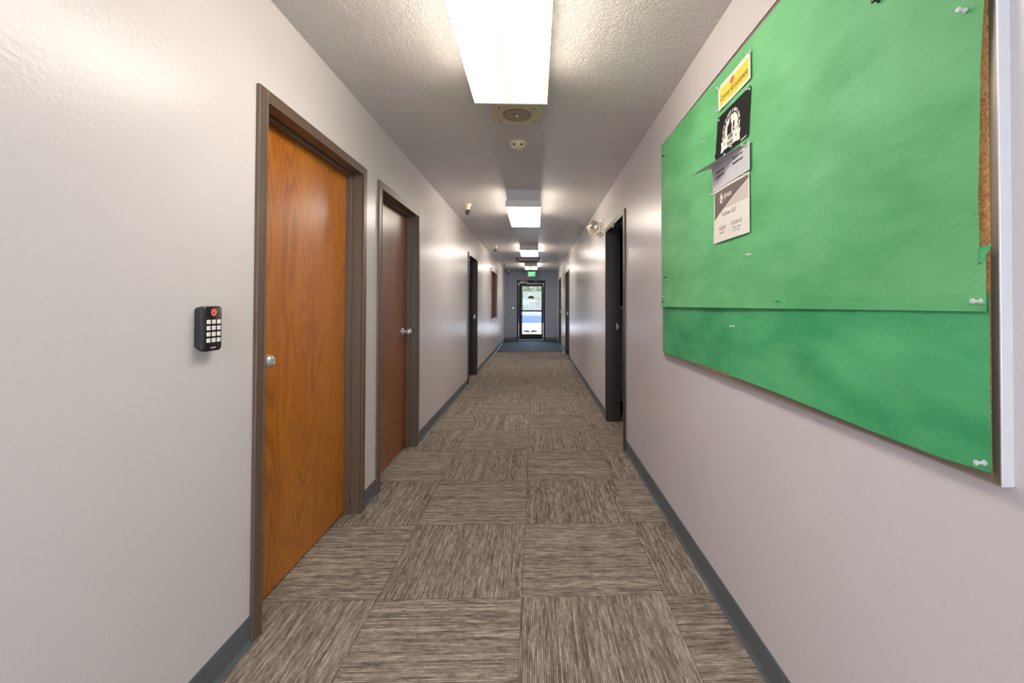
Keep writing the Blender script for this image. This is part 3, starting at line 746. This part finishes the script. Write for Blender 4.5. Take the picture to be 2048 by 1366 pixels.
flat = lambda s, t: (.002 * math.sin(s * PI) * math.sin(t * PI), 0, 0)

# 1 yellow sign
o, mp, w, h = notice('announcement_sign', 'white bordered yellow sign reading Common Announcements, top of the notices', 1.702, 1.443, 2.023, 2.121, D, lambda s, t: (.003 * (2 * s - 1) ** 2 + .001, 0, 0), M['paper'])
obj('yellow_field', patch(mp, .014, w - .014, .012, h - .018, .0006), M['yellow'], o)
obj('orange_dot', poly(mp, [(.117 + .0175 * math.cos(a * PI / 14), h - .028 + .0135 * math.sin(a * PI / 14)) for a in range(28)], .0011), M['orange'], o)
obj('lettering', text_bm('Common Announcements', .0345, lambda u, v: mp(w / 2 + u, h * .40 + v, .0012), sx=.60, bold=.0004), M['ink'], o)

# 2 black referral poster
def bend2(s, t):
    c = max(0, (s - .8) / .2) * max(0, (.16 - t) / .16)
    return (.001 + .006 * c + .003 * (1 - s) * (1 - t), .020 * (1 - t), 0)
o, mp, w, h = notice('referral_poster', 'black poster with white thumbs-up badge reading REFER A FRIEND', 1.718, 1.448, 1.833, 2.001, D - .001, bend2, M['ink'])
cx, cy = .129, .078
R1, R2 = .058, .050
star = [];
for i in range(72):
    a = 2 * PI * i / 72; r = .0565 if i % 2 == 0 else .049; star.append((cx + r * 1.02 * math.cos(a), cy + r * math.sin(a)))
obj('starburst_badge', poly(mp, star, .0007), M['paper'], o)
# arched lettering
arch = bmesh.new(); msg = 'WORK WITH FRIENDS & MAKE SOME MONEY'; a0, a1 = 205, -25
for i, ch in enumerate(msg):
    if ch == ' ': continue
    a = math.radians(a0 + (a1 - a0) * i / (len(msg) - 1)); ca, sa = math.cos(a - PI / 2), math.sin(a - PI / 2)
    px, py = cx + .0665 * math.cos(a), cy + .066 * math.sin(a)
    join(arch, text_bm(ch, .0155, lambda u, v, ca=ca, sa=sa, px=px, py=py: mp(px + u * ca - v * sa, py + u * sa + v * ca, .0009), bold=.0005, sx=.85))
obj('arched_lettering', arch, M['paper'], o)
hand = [(-.026, -.022), (-.026, .010), (-.014, .016), (-.008, .040), (-.001, .036), (.002, .014), (.010, .010), (.010, -.026), (-.006, -.030)]
bm = poly(mp, [(cx - .004 + u, cy + .010 + v) for u, v in hand], .0011); obj('thumb_symbol', bm, M['ink'], o)
bm = poly(mp, [(cx + u, cy + .006 + v) for u, v in ((.017, .014), (.029, .018), (.029, -.018), (.017, -.018))], .0011); obj('cuff_symbol', bm, M['ink'], o)
obj('cuff_button', poly(mp, [(cx + .0235 + .0025 * math.cos(k * PI / 6), cy - .002 + .0035 * math.sin(k * PI / 6)) for k in range(12)], .0015), M['paper'], o)
for u0, u1 in ((cx - .080, cx - .056), (cx + .056, cx + .080)):
    obj('ribbon_tail', poly(mp, [(u0, .013), (u1, .013), (u1, .053), (u0, .053), (u0 + .006, .033)] if u0 < cx else [(u0, .013), (u1, .013), (u1 - .006, .033), (u1, .053), (u0, .053)], .0009), M['paper'], o)
obj('ribbon', patch(mp, cx - .061, cx + .061, .017, .062, .0013, 4), M['paper'], o)
obj('ribbon_rule', join(patch(mp, cx - .061, cx + .061, .062, .0640, .0016, 4), patch(mp, cx - .026, cx + .026, .0388, .0398, .0018, 4)), M['ink'], o)
bm = text_bm('REFER', .0185, lambda u, v: mp(cx + u, .0505 + v, .0018), sx=.8, bold=.0008); join(bm, text_bm('FRIEND', .0185, lambda u, v: mp(cx + u, .0275 + v, .0018), sx=.8, bold=.0008)); join(bm, text_bm('A', .005, lambda u, v: mp(cx + u, .0418 + v, .0018)))
for sx in (-1, 1):
    st = [(cx + sx * .047 + (.0065 if k % 2 == 0 else .0028) * math.sin(k * PI / 5), .039 + (.0065 if k % 2 == 0 else .0028) * math.cos(k * PI / 5)) for k in range(10)]
    join(bm, poly(mp, st, .0018))
obj('ribbon_lettering', bm, M['ink'], o)
bm = bmesh.new(); grid(bm, lambda s, t: mp(.215 + .053 * s, .0010 + .004 * t, .0012), 8, 2); obj('corner_print', bm, M['paper'], o)

# 3 thank-you sheet with its loose top-left corner bent forward
def bend3(s, t):
    T0, hh = .6, .170; k = max(0.0, (t - T0) / (1 - T0)); q = (1.0 - s) ** 1.05
    e = .004 * math.sin(s * PI) * min(1, t / T0) + .010 * max(0, min(t, T0) - .3) * (1 - s)
    back = -(t - T0) * hh if t > T0 else 0.0          # the part above the bend leaves the board instead of rising
    return (.086 * k * q + e + .002, 0, back + .002 * math.sin(min(1, k * 2) * PI / 2) * q - .034 * k * q)
o, mp, w, h = notice('thank_you_sheet', 'pale grey thank-you sheet with its top left corner bent forward', 1.762, 1.450, 1.709, 1.879, D + .003, bend3, M['greypaper'], 40, 30)
for u0, v0 in ((.215, .078), (.068, .068)):
    bm = bmesh.new()
    join(bm, text_bm('Thank you for your', .0155, lambda u, v, u0=u0, v0=v0: mp(u0 + .012 + u, v0 + v, .0012), sx=.62, shear=.35, bold=.0003))
    join(bm, text_bm('meaningful donation', .0155, lambda u, v, u0=u0, v0=v0: mp(u0 + .012 + u, v0 - .019 + v, .0012), sx=.62, shear=.35, bold=.0003))
    obj('heading_lettering', bm, M['ink'], o)
for u0, v0 in ((.215, .078), (.068, .068)):
    bm = bmesh.new()
    for r in range(3):
        x = u0 - .035 + .01 * r
        while x < u0 + .07:
            wd = random.uniform(.006, .014); join(bm, patch(mp, x, min(x + wd, u0 + .075), v0 - .034 - r * .0085, v0 - .0315 - r * .0085, .0012, 2)); x += wd + .004
    obj('small_print', bm, M['dimink'], o)

# 4 flyer
o, mp, w, h = notice('follow_us_flyer', 'white flyer with dark slanted header reading Follow Us, lowest of the notices', 1.742, 1.459, 1.494, 1.705, D, lambda s, t: (.002 + .005 * t * t * (1 - s) + .003 * math.sin(s * PI), .018 * (1 - t) * (1 - s), -.010 * t * (1 - s) * 0), M['paper'])
m_ = .008; curve = [(m_, h - .118), (.05, h - .100), (.10, h - .083), (.15, h - .064), (.20, h - .046), (.25, h - .030), (w - m_, h - .020)]
bm = bmesh.new(); n = 24
def cur(u): return interp(curve, u)
grid(bm, lambda s, t: mp(m_ + (w - 2 * m_) * s, cur(m_ + (w - 2 * m_) * s) + (h - m_ - cur(m_ + (w - 2 * m_) * s)) * t, .0007), 24, 4); hd = obj('dark_header', bm, M['header'], o)
bm = bmesh.new(); u0 = .10
grid(bm, lambda s, t: mp(u0 + (w - m_ - u0) * s, (h - .088) + (cur(u0 + (w - m_ - u0) * s) - .003 - (h - .088)) * t, .0007), 20, 3); obj('pale_header', bm, M['headlt'], o)
drop = [(0, .024)] + [(.0135 * math.sin(a * PI / 12) * (1 if a < 12 else 1), -.003 + .0165 * math.cos(a * PI / 12)) for a in range(3, 22)]
lx, ly = .072, h - .042
bm = poly(mp, [(lx + u, ly + v) for u, v in drop], .0012); obj('drop_logo', bm, M['paper'], o)
obj('drop_logo_hole', poly(mp, [(lx + .0045 * math.cos(k * PI / 8), ly - .005 + .0055 * math.sin(k * PI / 8)) for k in range(16)], .0016), M['header'], o)
obj('logo_lettering', text_bm('dynata', .031, lambda u, v: mp(lx + .020 + u, ly + .004 + v, .0012), 'LEFT', sx=.82, bold=.0003), M['paper'], o)
obj('heading_lettering', text_bm('Follow Us!', .025, lambda u, v: mp(w * .48 + u, h - .108 + v, .0012), sx=.95, space=1.1), M['ink'], o)
bm = text_bm('Instagram', .024, lambda u, v: mp(.080 + u, .054 + v, .0012), sx=.66, shear=.15); obj('script_lettering', bm, M['greyink'], o); bm = text_bm('facebook', .025, lambda u, v: mp(.197 + u, .056 + v, .0012), sx=.82); obj('service_lettering', bm, M['greyink'], o)
bm = text_bm('@dynatalogan', .0095, lambda u, v: mp(.080 + u, .034 + v, .0012), sx=.8); obj('handle_lettering', bm, M['greyink'], o); bm = text_bm('Dynata - Logan', .0115, lambda u, v: mp(.197 + u, .037 + v, .0012), sx=.85); join(bm, text_bm('Call Center', .0115, lambda u, v: mp(.197 + u, .025 + v, .0012), sx=.85)); obj('small_print', bm, M['greyink'], o)

# ------------------------------------------------------------------ push pins
def pin_bm():
    bm = bmesh.new(); T = Matrix.Rotation(-PI / 2, 4, 'Y') @ Matrix.Scale(.88, 4)          # local Z -> -X, out of the wall
    lathe(bm, [(0, 0), (.0012, .0), (.0056, .0005), (.0058, .0022), (.0030, .0040), (.0026, .0105), (.0036, .0125), (.0052, .0140), (.0054, .0165), (.0040, .0175), (0, .0178)], T, 20, False)
    lathe(bm, [(0, -.007), (.0006, -.006), (.0006, .001), (0, .001)], T, 8, False)
    return bm
pin0 = {}
def pin(colour, y, z, label, d=.028, group='clear push pins'):
    if colour not in pin0:
        o = obj('push_pin', pin_bm(), M[{'clear': 'clear', 'black': 'pinblack', 'green': 'pingreen'}[colour]], smooth=True); pin0[colour] = o
    else:
        o = pin0[colour].copy(); C.objects.link(o)
    y *= .984; z = 1.241 + (z - 1.241) * .984
    o.location = (XR - d, y, z); o.rotation_euler = (0, random.uniform(-.12, .12), random.uniform(-.15, .15))
    tag(o, label, 'push pin', 'push pins on the board')
pin('clear', .727, 1.761, 'clear pin at the top right of the green paper, near the frame')
pin('clear', 1.488, 1.42, 'clear pin in the green paper just below the Follow Us flyer')
pin('clear', 1.617, 1.162, 'clear pin holding the seam of the lower green strips')
pin('clear', .708, 1.248, 'clear pin at the right edge where the green sheets overlap')
pin('clear', .706, .976, 'clear pin at the bottom right corner of the green paper')
pin('clear', 2.492, 1.289, 'clear pin on the far left edge of the board')
pin('clear', 1.895, 1.974, 'lone clear pin in the green paper left of the black poster')
pin('clear', 1.716, 2.127, 'clear pin at the top left corner of the yellow sign', .033)
pin('clear', 1.731, 2.039, 'clear pin at the bottom left corner of the yellow sign', .033)
pin('clear', 1.474, 2.129, 'clear pin at the top right corner of the yellow sign', .033)
pin('clear', 1.730, 2.000, 'clear pin at the top left corner of the black poster', .031)
pin('clear', 1.477, 2.002, 'clear pin at the top right corner of the black poster', .031)
pin('clear', 1.621, 1.852, 'clear pin under the ribbon at the foot of the black poster', .032)
pin('clear', 1.620, 1.818, 'clear pin at the top centre of the thank-you sheet', .047)
pin('clear', 1.500, 1.812, 'clear pin at the top right of the thank-you sheet', .037)
pin('clear', 1.768, 1.706, 'clear pin at the top left corner of the Follow Us flyer', .038)
pin('clear', 1.490, 1.704, 'clear pin at the top right corner of the Follow Us flyer', .034)
pin('black', .914, 1.914, 'black pin at the top of the green paper')
pin('black', 2.457, 1.401, 'black pin on the far left edge, upper of the two above the overlap')
pin('black', 2.487, 1.262, 'black pin on the far left edge right at the paper overlap')
pin('black', 2.487, 2.118, 'black pin at the top far corner of the green paper')
pin('black', 1.737, 1.855, 'black pin at the bottom left corner of the black poster', .031)
pin('green', 1.306, 1.253, 'green pin in the bottom edge of the upper green sheet')
pin('green', 2.308, 1.131, 'green pin in the far lower green strip')

# ------------------------------------------------------------------ partition in the room on the right
pt = thing('cubicle_partition', 'blue grey cubicle partition seen through the open right doorway', 'partition', (1.5, 4.95, 0))
bm = bmesh.new(); bx(bm, .945, 2.1, 4.93, 4.97, .13, 1.205, .006); obj('fabric_panel', bm, M['panel'], pt)
bm = bmesh.new(); bx(bm, .945, 2.1, 4.925, 4.975, 1.205, 1.225, .004); obj('top_rail', bm, M['fixgrey'], pt)
for x in (1.02, 2.0):
    bm = bmesh.new(); bx(bm, x, x + .04, 4.80, 5.10, 0, .03, .004); bx(bm, x + .01, x + .03, 4.935, 4.965, .03, .13); obj('foot', bm, M['black'], pt)

# ------------------------------------------------------------------ outdoors
GZ = -.5
bm = bmesh.new(); bx(bm, -14, 14, YE + .16, 30, GZ - .1, GZ); o = struct('ground_outside', bm, M['asphalt']); tag(o, 'sunlit pavement outside the glass door', 'pavement')
bm = bmesh.new(); bx(bm, -2.5, 2.5, YE + .16, YE + 1.2, GZ, -.01, .01); o = struct('door_step', bm, M['asphalt']); tag(o, 'concrete landing outside the glass door', 'step')
bm = bmesh.new(); grid(bm, lambda s, t: Vector((-16 + 32 * s, 26 + 16 * t, GZ + 3.6 * (t ** 1.2) + .25 * noise.noise(Vector((s * 8, t * 6, 2))))), 40, 24); o = struct('grass_bank', bm, M['bank'], True); tag(o, 'green bank rising behind the parked car', 'bank')

car = thing('parked_car', 'white parked car seen nose-on through the glass door', 'car', (-.20, 19.8, GZ))
cx0, cy0 = -.20, 17.75
def csec(w, zb, zt, n=28, p=3.2):
    out = []
    for i in range(n):
        a = 2 * PI * i / n; c, s_ = math.cos(a), math.sin(a)
        x = w * math.copysign(abs(c) ** (2 / p), c); z = (zb + zt) / 2 + (zt - zb) / 2 * math.copysign(abs(s_) ** (2 / p), s_); out.append((x, z))
    return out
def carloft(secs, p=3.2):
    bm = bmesh.new(); rs = [[bm.verts.new((cx0 + x, cy0 + d, GZ + z)) for x, z in csec(w, zb, zt, 28, p)] for d, w, zb, zt in secs]
    for a, b in zip(rs, rs[1:]):
        for i in range(28): bm.faces.new((a[i], a[(i + 1) % 28], b[(i + 1) % 28], b[i]))
    bm.faces.new(rs[0]); bm.faces.new(rs[-1]); bmesh.ops.recalc_face_normals(bm, faces=bm.faces); return bm
obj('body', carloft([(0, .60, .30, .66), (.06, .74, .24, .73), (.25, .84, .2, .80), (.7, .89, .2, .88), (1.2, .90, .2, .95), (2.4, .91, .2, .96), (3.6, .90, .2, .99), (4.2, .84, .24, .98), (4.42, .72, .32, .90)]), M['carwhite'], car, True)
obj('cabin', carloft([(1.10, .76, .80, .96), (1.5, .70, .8, 1.16), (1.95, .62, .8, 1.37), (2.4, .60, .8, 1.44), (3.0, .60, .8, 1.41), (3.6, .66, .8, 1.18), (4.0, .7, .8, .99)], 4.5), M['carwhite'], car, True)
bm = bmesh.new(); grid(bm, lambda s, t: Vector((cx0 + (2 * s - 1) * (.70 - .12 * t), cy0 + 1.12 + .80 * t - .02 - .05 * (1 - (2 * s - 1) ** 2), GZ + .975 + .395 * t + .012)), 12, 8); obj('windscreen', bm, M['carglass'], car, True)
bm = bmesh.new(); tube(bm, [(cx0 - .6, cy0 + 1.03, GZ + .965), (cx0, cy0 + 1.0, GZ + .985), (cx0 + .6, cy0 + 1.03, GZ + .965)], .012); obj('wiper', bm, M['black'], car)
def ell(cxx, z, rx, rz, d0, d1, n=28): 
    bm = bmesh.new(); prism(bm, [(rx * math.cos(2 * PI * k / n), rz * math.sin(2 * PI * k / n)) for k in range(n)], d0, d1, lambda u, v, h: Vector((cx0 + cxx + u, cy0 + h, GZ + z + v))); return bm
gl = obj('front_grille', ell(0, .665, .30, .042, -.03, .12), M['black'], car)
obj('emblem', ell(0, .672, .058, .032, -.04, -.028), M['nickel'], gl)
for s in (-1, 1):
    bm = bmesh.new(); prism(bm, [(.36, .68), (.50, .70), (.66, .78), (.72, .80), (.66, .72), (.5, .665)], -.01, .35, lambda u, v, h, s=s: Vector((cx0 + s * u, cy0 + h + (u - .36) * .35, GZ + v))); obj('headlight', bm, M['black'], car)
    bm = bmesh.new(); lathe(bm, [(0, -.06), (.05, -.05), (.09, 0), (.05, .05), (0, .06)], Matrix.Translation((cx0 + s * .98, cy0 + 1.5, GZ + 1.0)) @ Matrix.Rotation(PI / 2, 4, 'Y'), 16, False); obj('side_mirror', bm, M['carwhite'], car, True)
    for d in (.85, 3.5):
        bm = bmesh.new(); lathe(bm, [(.16, -.1), (.30, -.1), (.315, -.07), (.315, .07), (.30, .1), (.16, .1)], Matrix.Translation((cx0 + s * .80, cy0 + d, GZ + .315)) @ Matrix.Rotation(PI / 2, 4, 'Y'), 28); obj('wheel', bm, M['tyre'], car, True)
bm = bmesh.new(); bx(bm, cx0 - .42, cx0 + .42, cy0 - .02, cy0 + .1, GZ + .535, GZ + .60, .01); obj('bumper_trim', bm, M['plate'], car)
bm = bmesh.new(); bx(bm, cx0 - .55, cx0 + .55, cy0 - .01, cy0 + .2, GZ + .27, GZ + .42, .02); obj('lower_intake', bm, M['black'], car)

def foliage(bm, c, rx, ry, rz, n, leaf, rnd):
    for _ in range(n):
        while True:
            p = Vector((rnd.uniform(-1, 1), rnd.uniform(-1, 1), rnd.uniform(-1, 1)))
            if .35 < p.length < 1: break
        p = Vector((c[0] + p.x * rx, c[1] + p.y * ry, c[2] + p.z * rz)); q = Vector((rnd.uniform(-1, 1), rnd.uniform(-1, 1), rnd.uniform(-.6, 1))).normalized()
        a = q.orthogonal().normalized() * leaf; b = q.cross(a) * .55
        bm.faces.new([bm.verts.new(p - a), bm.verts.new(p + b), bm.verts.new(p + a), bm.verts.new(p - b)])
def plant(name, x, y, z, rx, rz, hgt, mat, label, cat, group, n=700, leaf=.10):
    rnd = random.Random(int(x * 100 + y * 7)); r = thing(name, label, cat, (x, y, z), group)
    bm = bmesh.new(); tube(bm, [(x, y, z - .1), (x + .03, y, z + hgt * .5), (x, y, z + hgt)], .05 if cat == 'shrub' else .12); obj('stem' if cat == 'shrub' else 'trunk', bm, M['bark'], r)
    bm = bmesh.new(); foliage(bm, (x, y, z + hgt + rz * .55), rx, rx, rz, n, leaf, rnd); obj('foliage', bm, mat, r)
def bank(x, y): t = max(0, (y - 26) / 16); return GZ + 3.6 * t ** 1.2
for x, y, rx, rz, m, l in ((-2.1, 25.2, .72, .75, 'leafa', 'rounded green shrub behind the car, leftmost through the glass'), (-.42, 25.6, .8, .9, 'leafa', 'rounded green shrub straight behind the car, below the lettering'),
                     (1.25, 25.3, .72, .85, 'leafa', 'rounded green shrub behind the car, rightmost through the glass'), (-.95, 24.0, .32, .22, 'redleaf', 'low reddish shrub in front of the green shrubs, left side')):
    plant('rounded_shrub', x, y, bank(x, y), rx, rz, .45, M[m], l, 'shrub', 'shrubs behind the car', 4200, .03)
for x, y, rx, rz, h_, l in ((-2.2, 31.5, 1.3, 1.1, .9, 'yellow green tree on the bank, left behind the shrubs'), (.3, 33.0, 1.4, 1.2, .9, 'yellow green tree on the bank, centre behind the shrubs'), (2.4, 31.0, 1.3, 1.1, 1.0, 'yellow green tree on the bank, right behind the shrubs')):
    plant('leafy_tree', x, y, bank(x, y), rx, rz, h_, M['leafb'], l, 'tree', 'trees on the bank', 3000, .07)

# ------------------------------------------------------------------ light and camera
W = bpy.data.worlds.new('sky'); bpy.context.scene.world = W; W.use_nodes = True
nt = W.node_tree; bg = nt.nodes['Background']; sk = nt.nodes.new('ShaderNodeTexSky'); sk.sky_type = 'NISHITA'
sk.sun_elevation = math.radians(52); sk.sun_rotation = math.radians(150); sk.sun_disc = False; sk.air_density = 1.2; sk.dust_density = 1.5
nt.links.new(sk.outputs[0], bg.inputs[0]); bg.inputs[1].default_value = 1.9
sun = bpy.data.lights.new('sun', 'SUN'); sun.energy = 17; sun.angle = .01; sun.color = (1, .95, .86)
so = bpy.data.objects.new('sun', sun); C.objects.link(so); so.rotation_euler = (math.radians(38), math.radians(14), math.radians(10))
def area(name, loc, rot, sx, sy, e, col):
    l = bpy.data.lights.new(name, 'AREA'); l.shape = 'RECTANGLE'; l.size = sx; l.size_y = sy; l.energy = e; l.color = col
    o = bpy.data.objects.new(name, l); C.objects.link(o); o.location = loc; o.rotation_euler = rot; return o
area('assumed_rear_daylight', (-.13, YB + .12, 1.35), (math.radians(90), 0, 0), 1.6, 1.9, 92, (.80, .89, 1.0))  # assumed daylight from behind: unseen area light added in front of the back wall
area('added_rear_fill_lamp', (-.13, -1.4, H - .05), (0, 0, 0),   .36, 1.2, 22, (1, .93, .84))  # unseen lamp under the ceiling behind the camera, added only for its light

cam = bpy.data.cameras.new('camera'); co = bpy.data.objects.new('camera', cam); C.objects.link(co)
f, pcx, pcy, yaw, pit, rol, hc = 859.154, 1095.682, 595.119, -.0295, .0173, .0013, 1.241
def dirv(a, b, d):
    c, s = math.cos(rol), math.sin(rol); x, zz = c * a - s * b, s * a + c * b
    c, s = math.cos(pit), math.sin(pit); y, Z = c * d - s * zz, s * d + c * zz
    c, s = math.cos(yaw), math.sin(yaw); return Vector((c * x - s * y, s * x + c * y, Z))
Rv, Uv, Fv = dirv(1, 0, 0), dirv(0, 1, 0), dirv(0, 0, 1)
co.matrix_world = Matrix(((Rv.x, Uv.x, -Fv.x, 0), (Rv.y, Uv.y, -Fv.y, 0), (Rv.z, Uv.z, -Fv.z, hc), (0, 0, 0, 1)))
cam.sensor_fit = 'HORIZONTAL'; cam.sensor_width = 36.0; cam.lens = f / 2048 * 36.0
cam.shift_x = -(pcx - 1024) / 2048; cam.shift_y = -(683 - pcy) / 2048
cam.clip_start = .02; cam.clip_end = 200
sc = bpy.context.scene; sc.camera = co
sc.view_settings.view_transform = 'Standard'; sc.view_settings.look = 'None'; sc.view_settings.exposure = .06; sc.view_settings.gamma = 1.12
sc.cycles.use_denoising = True
sc.cycles.max_bounces = 10; sc.cycles.diffuse_bounces = 6; sc.cycles.transparent_max_bounces = 12
sc.cycles.sample_clamp_indirect = 6.0
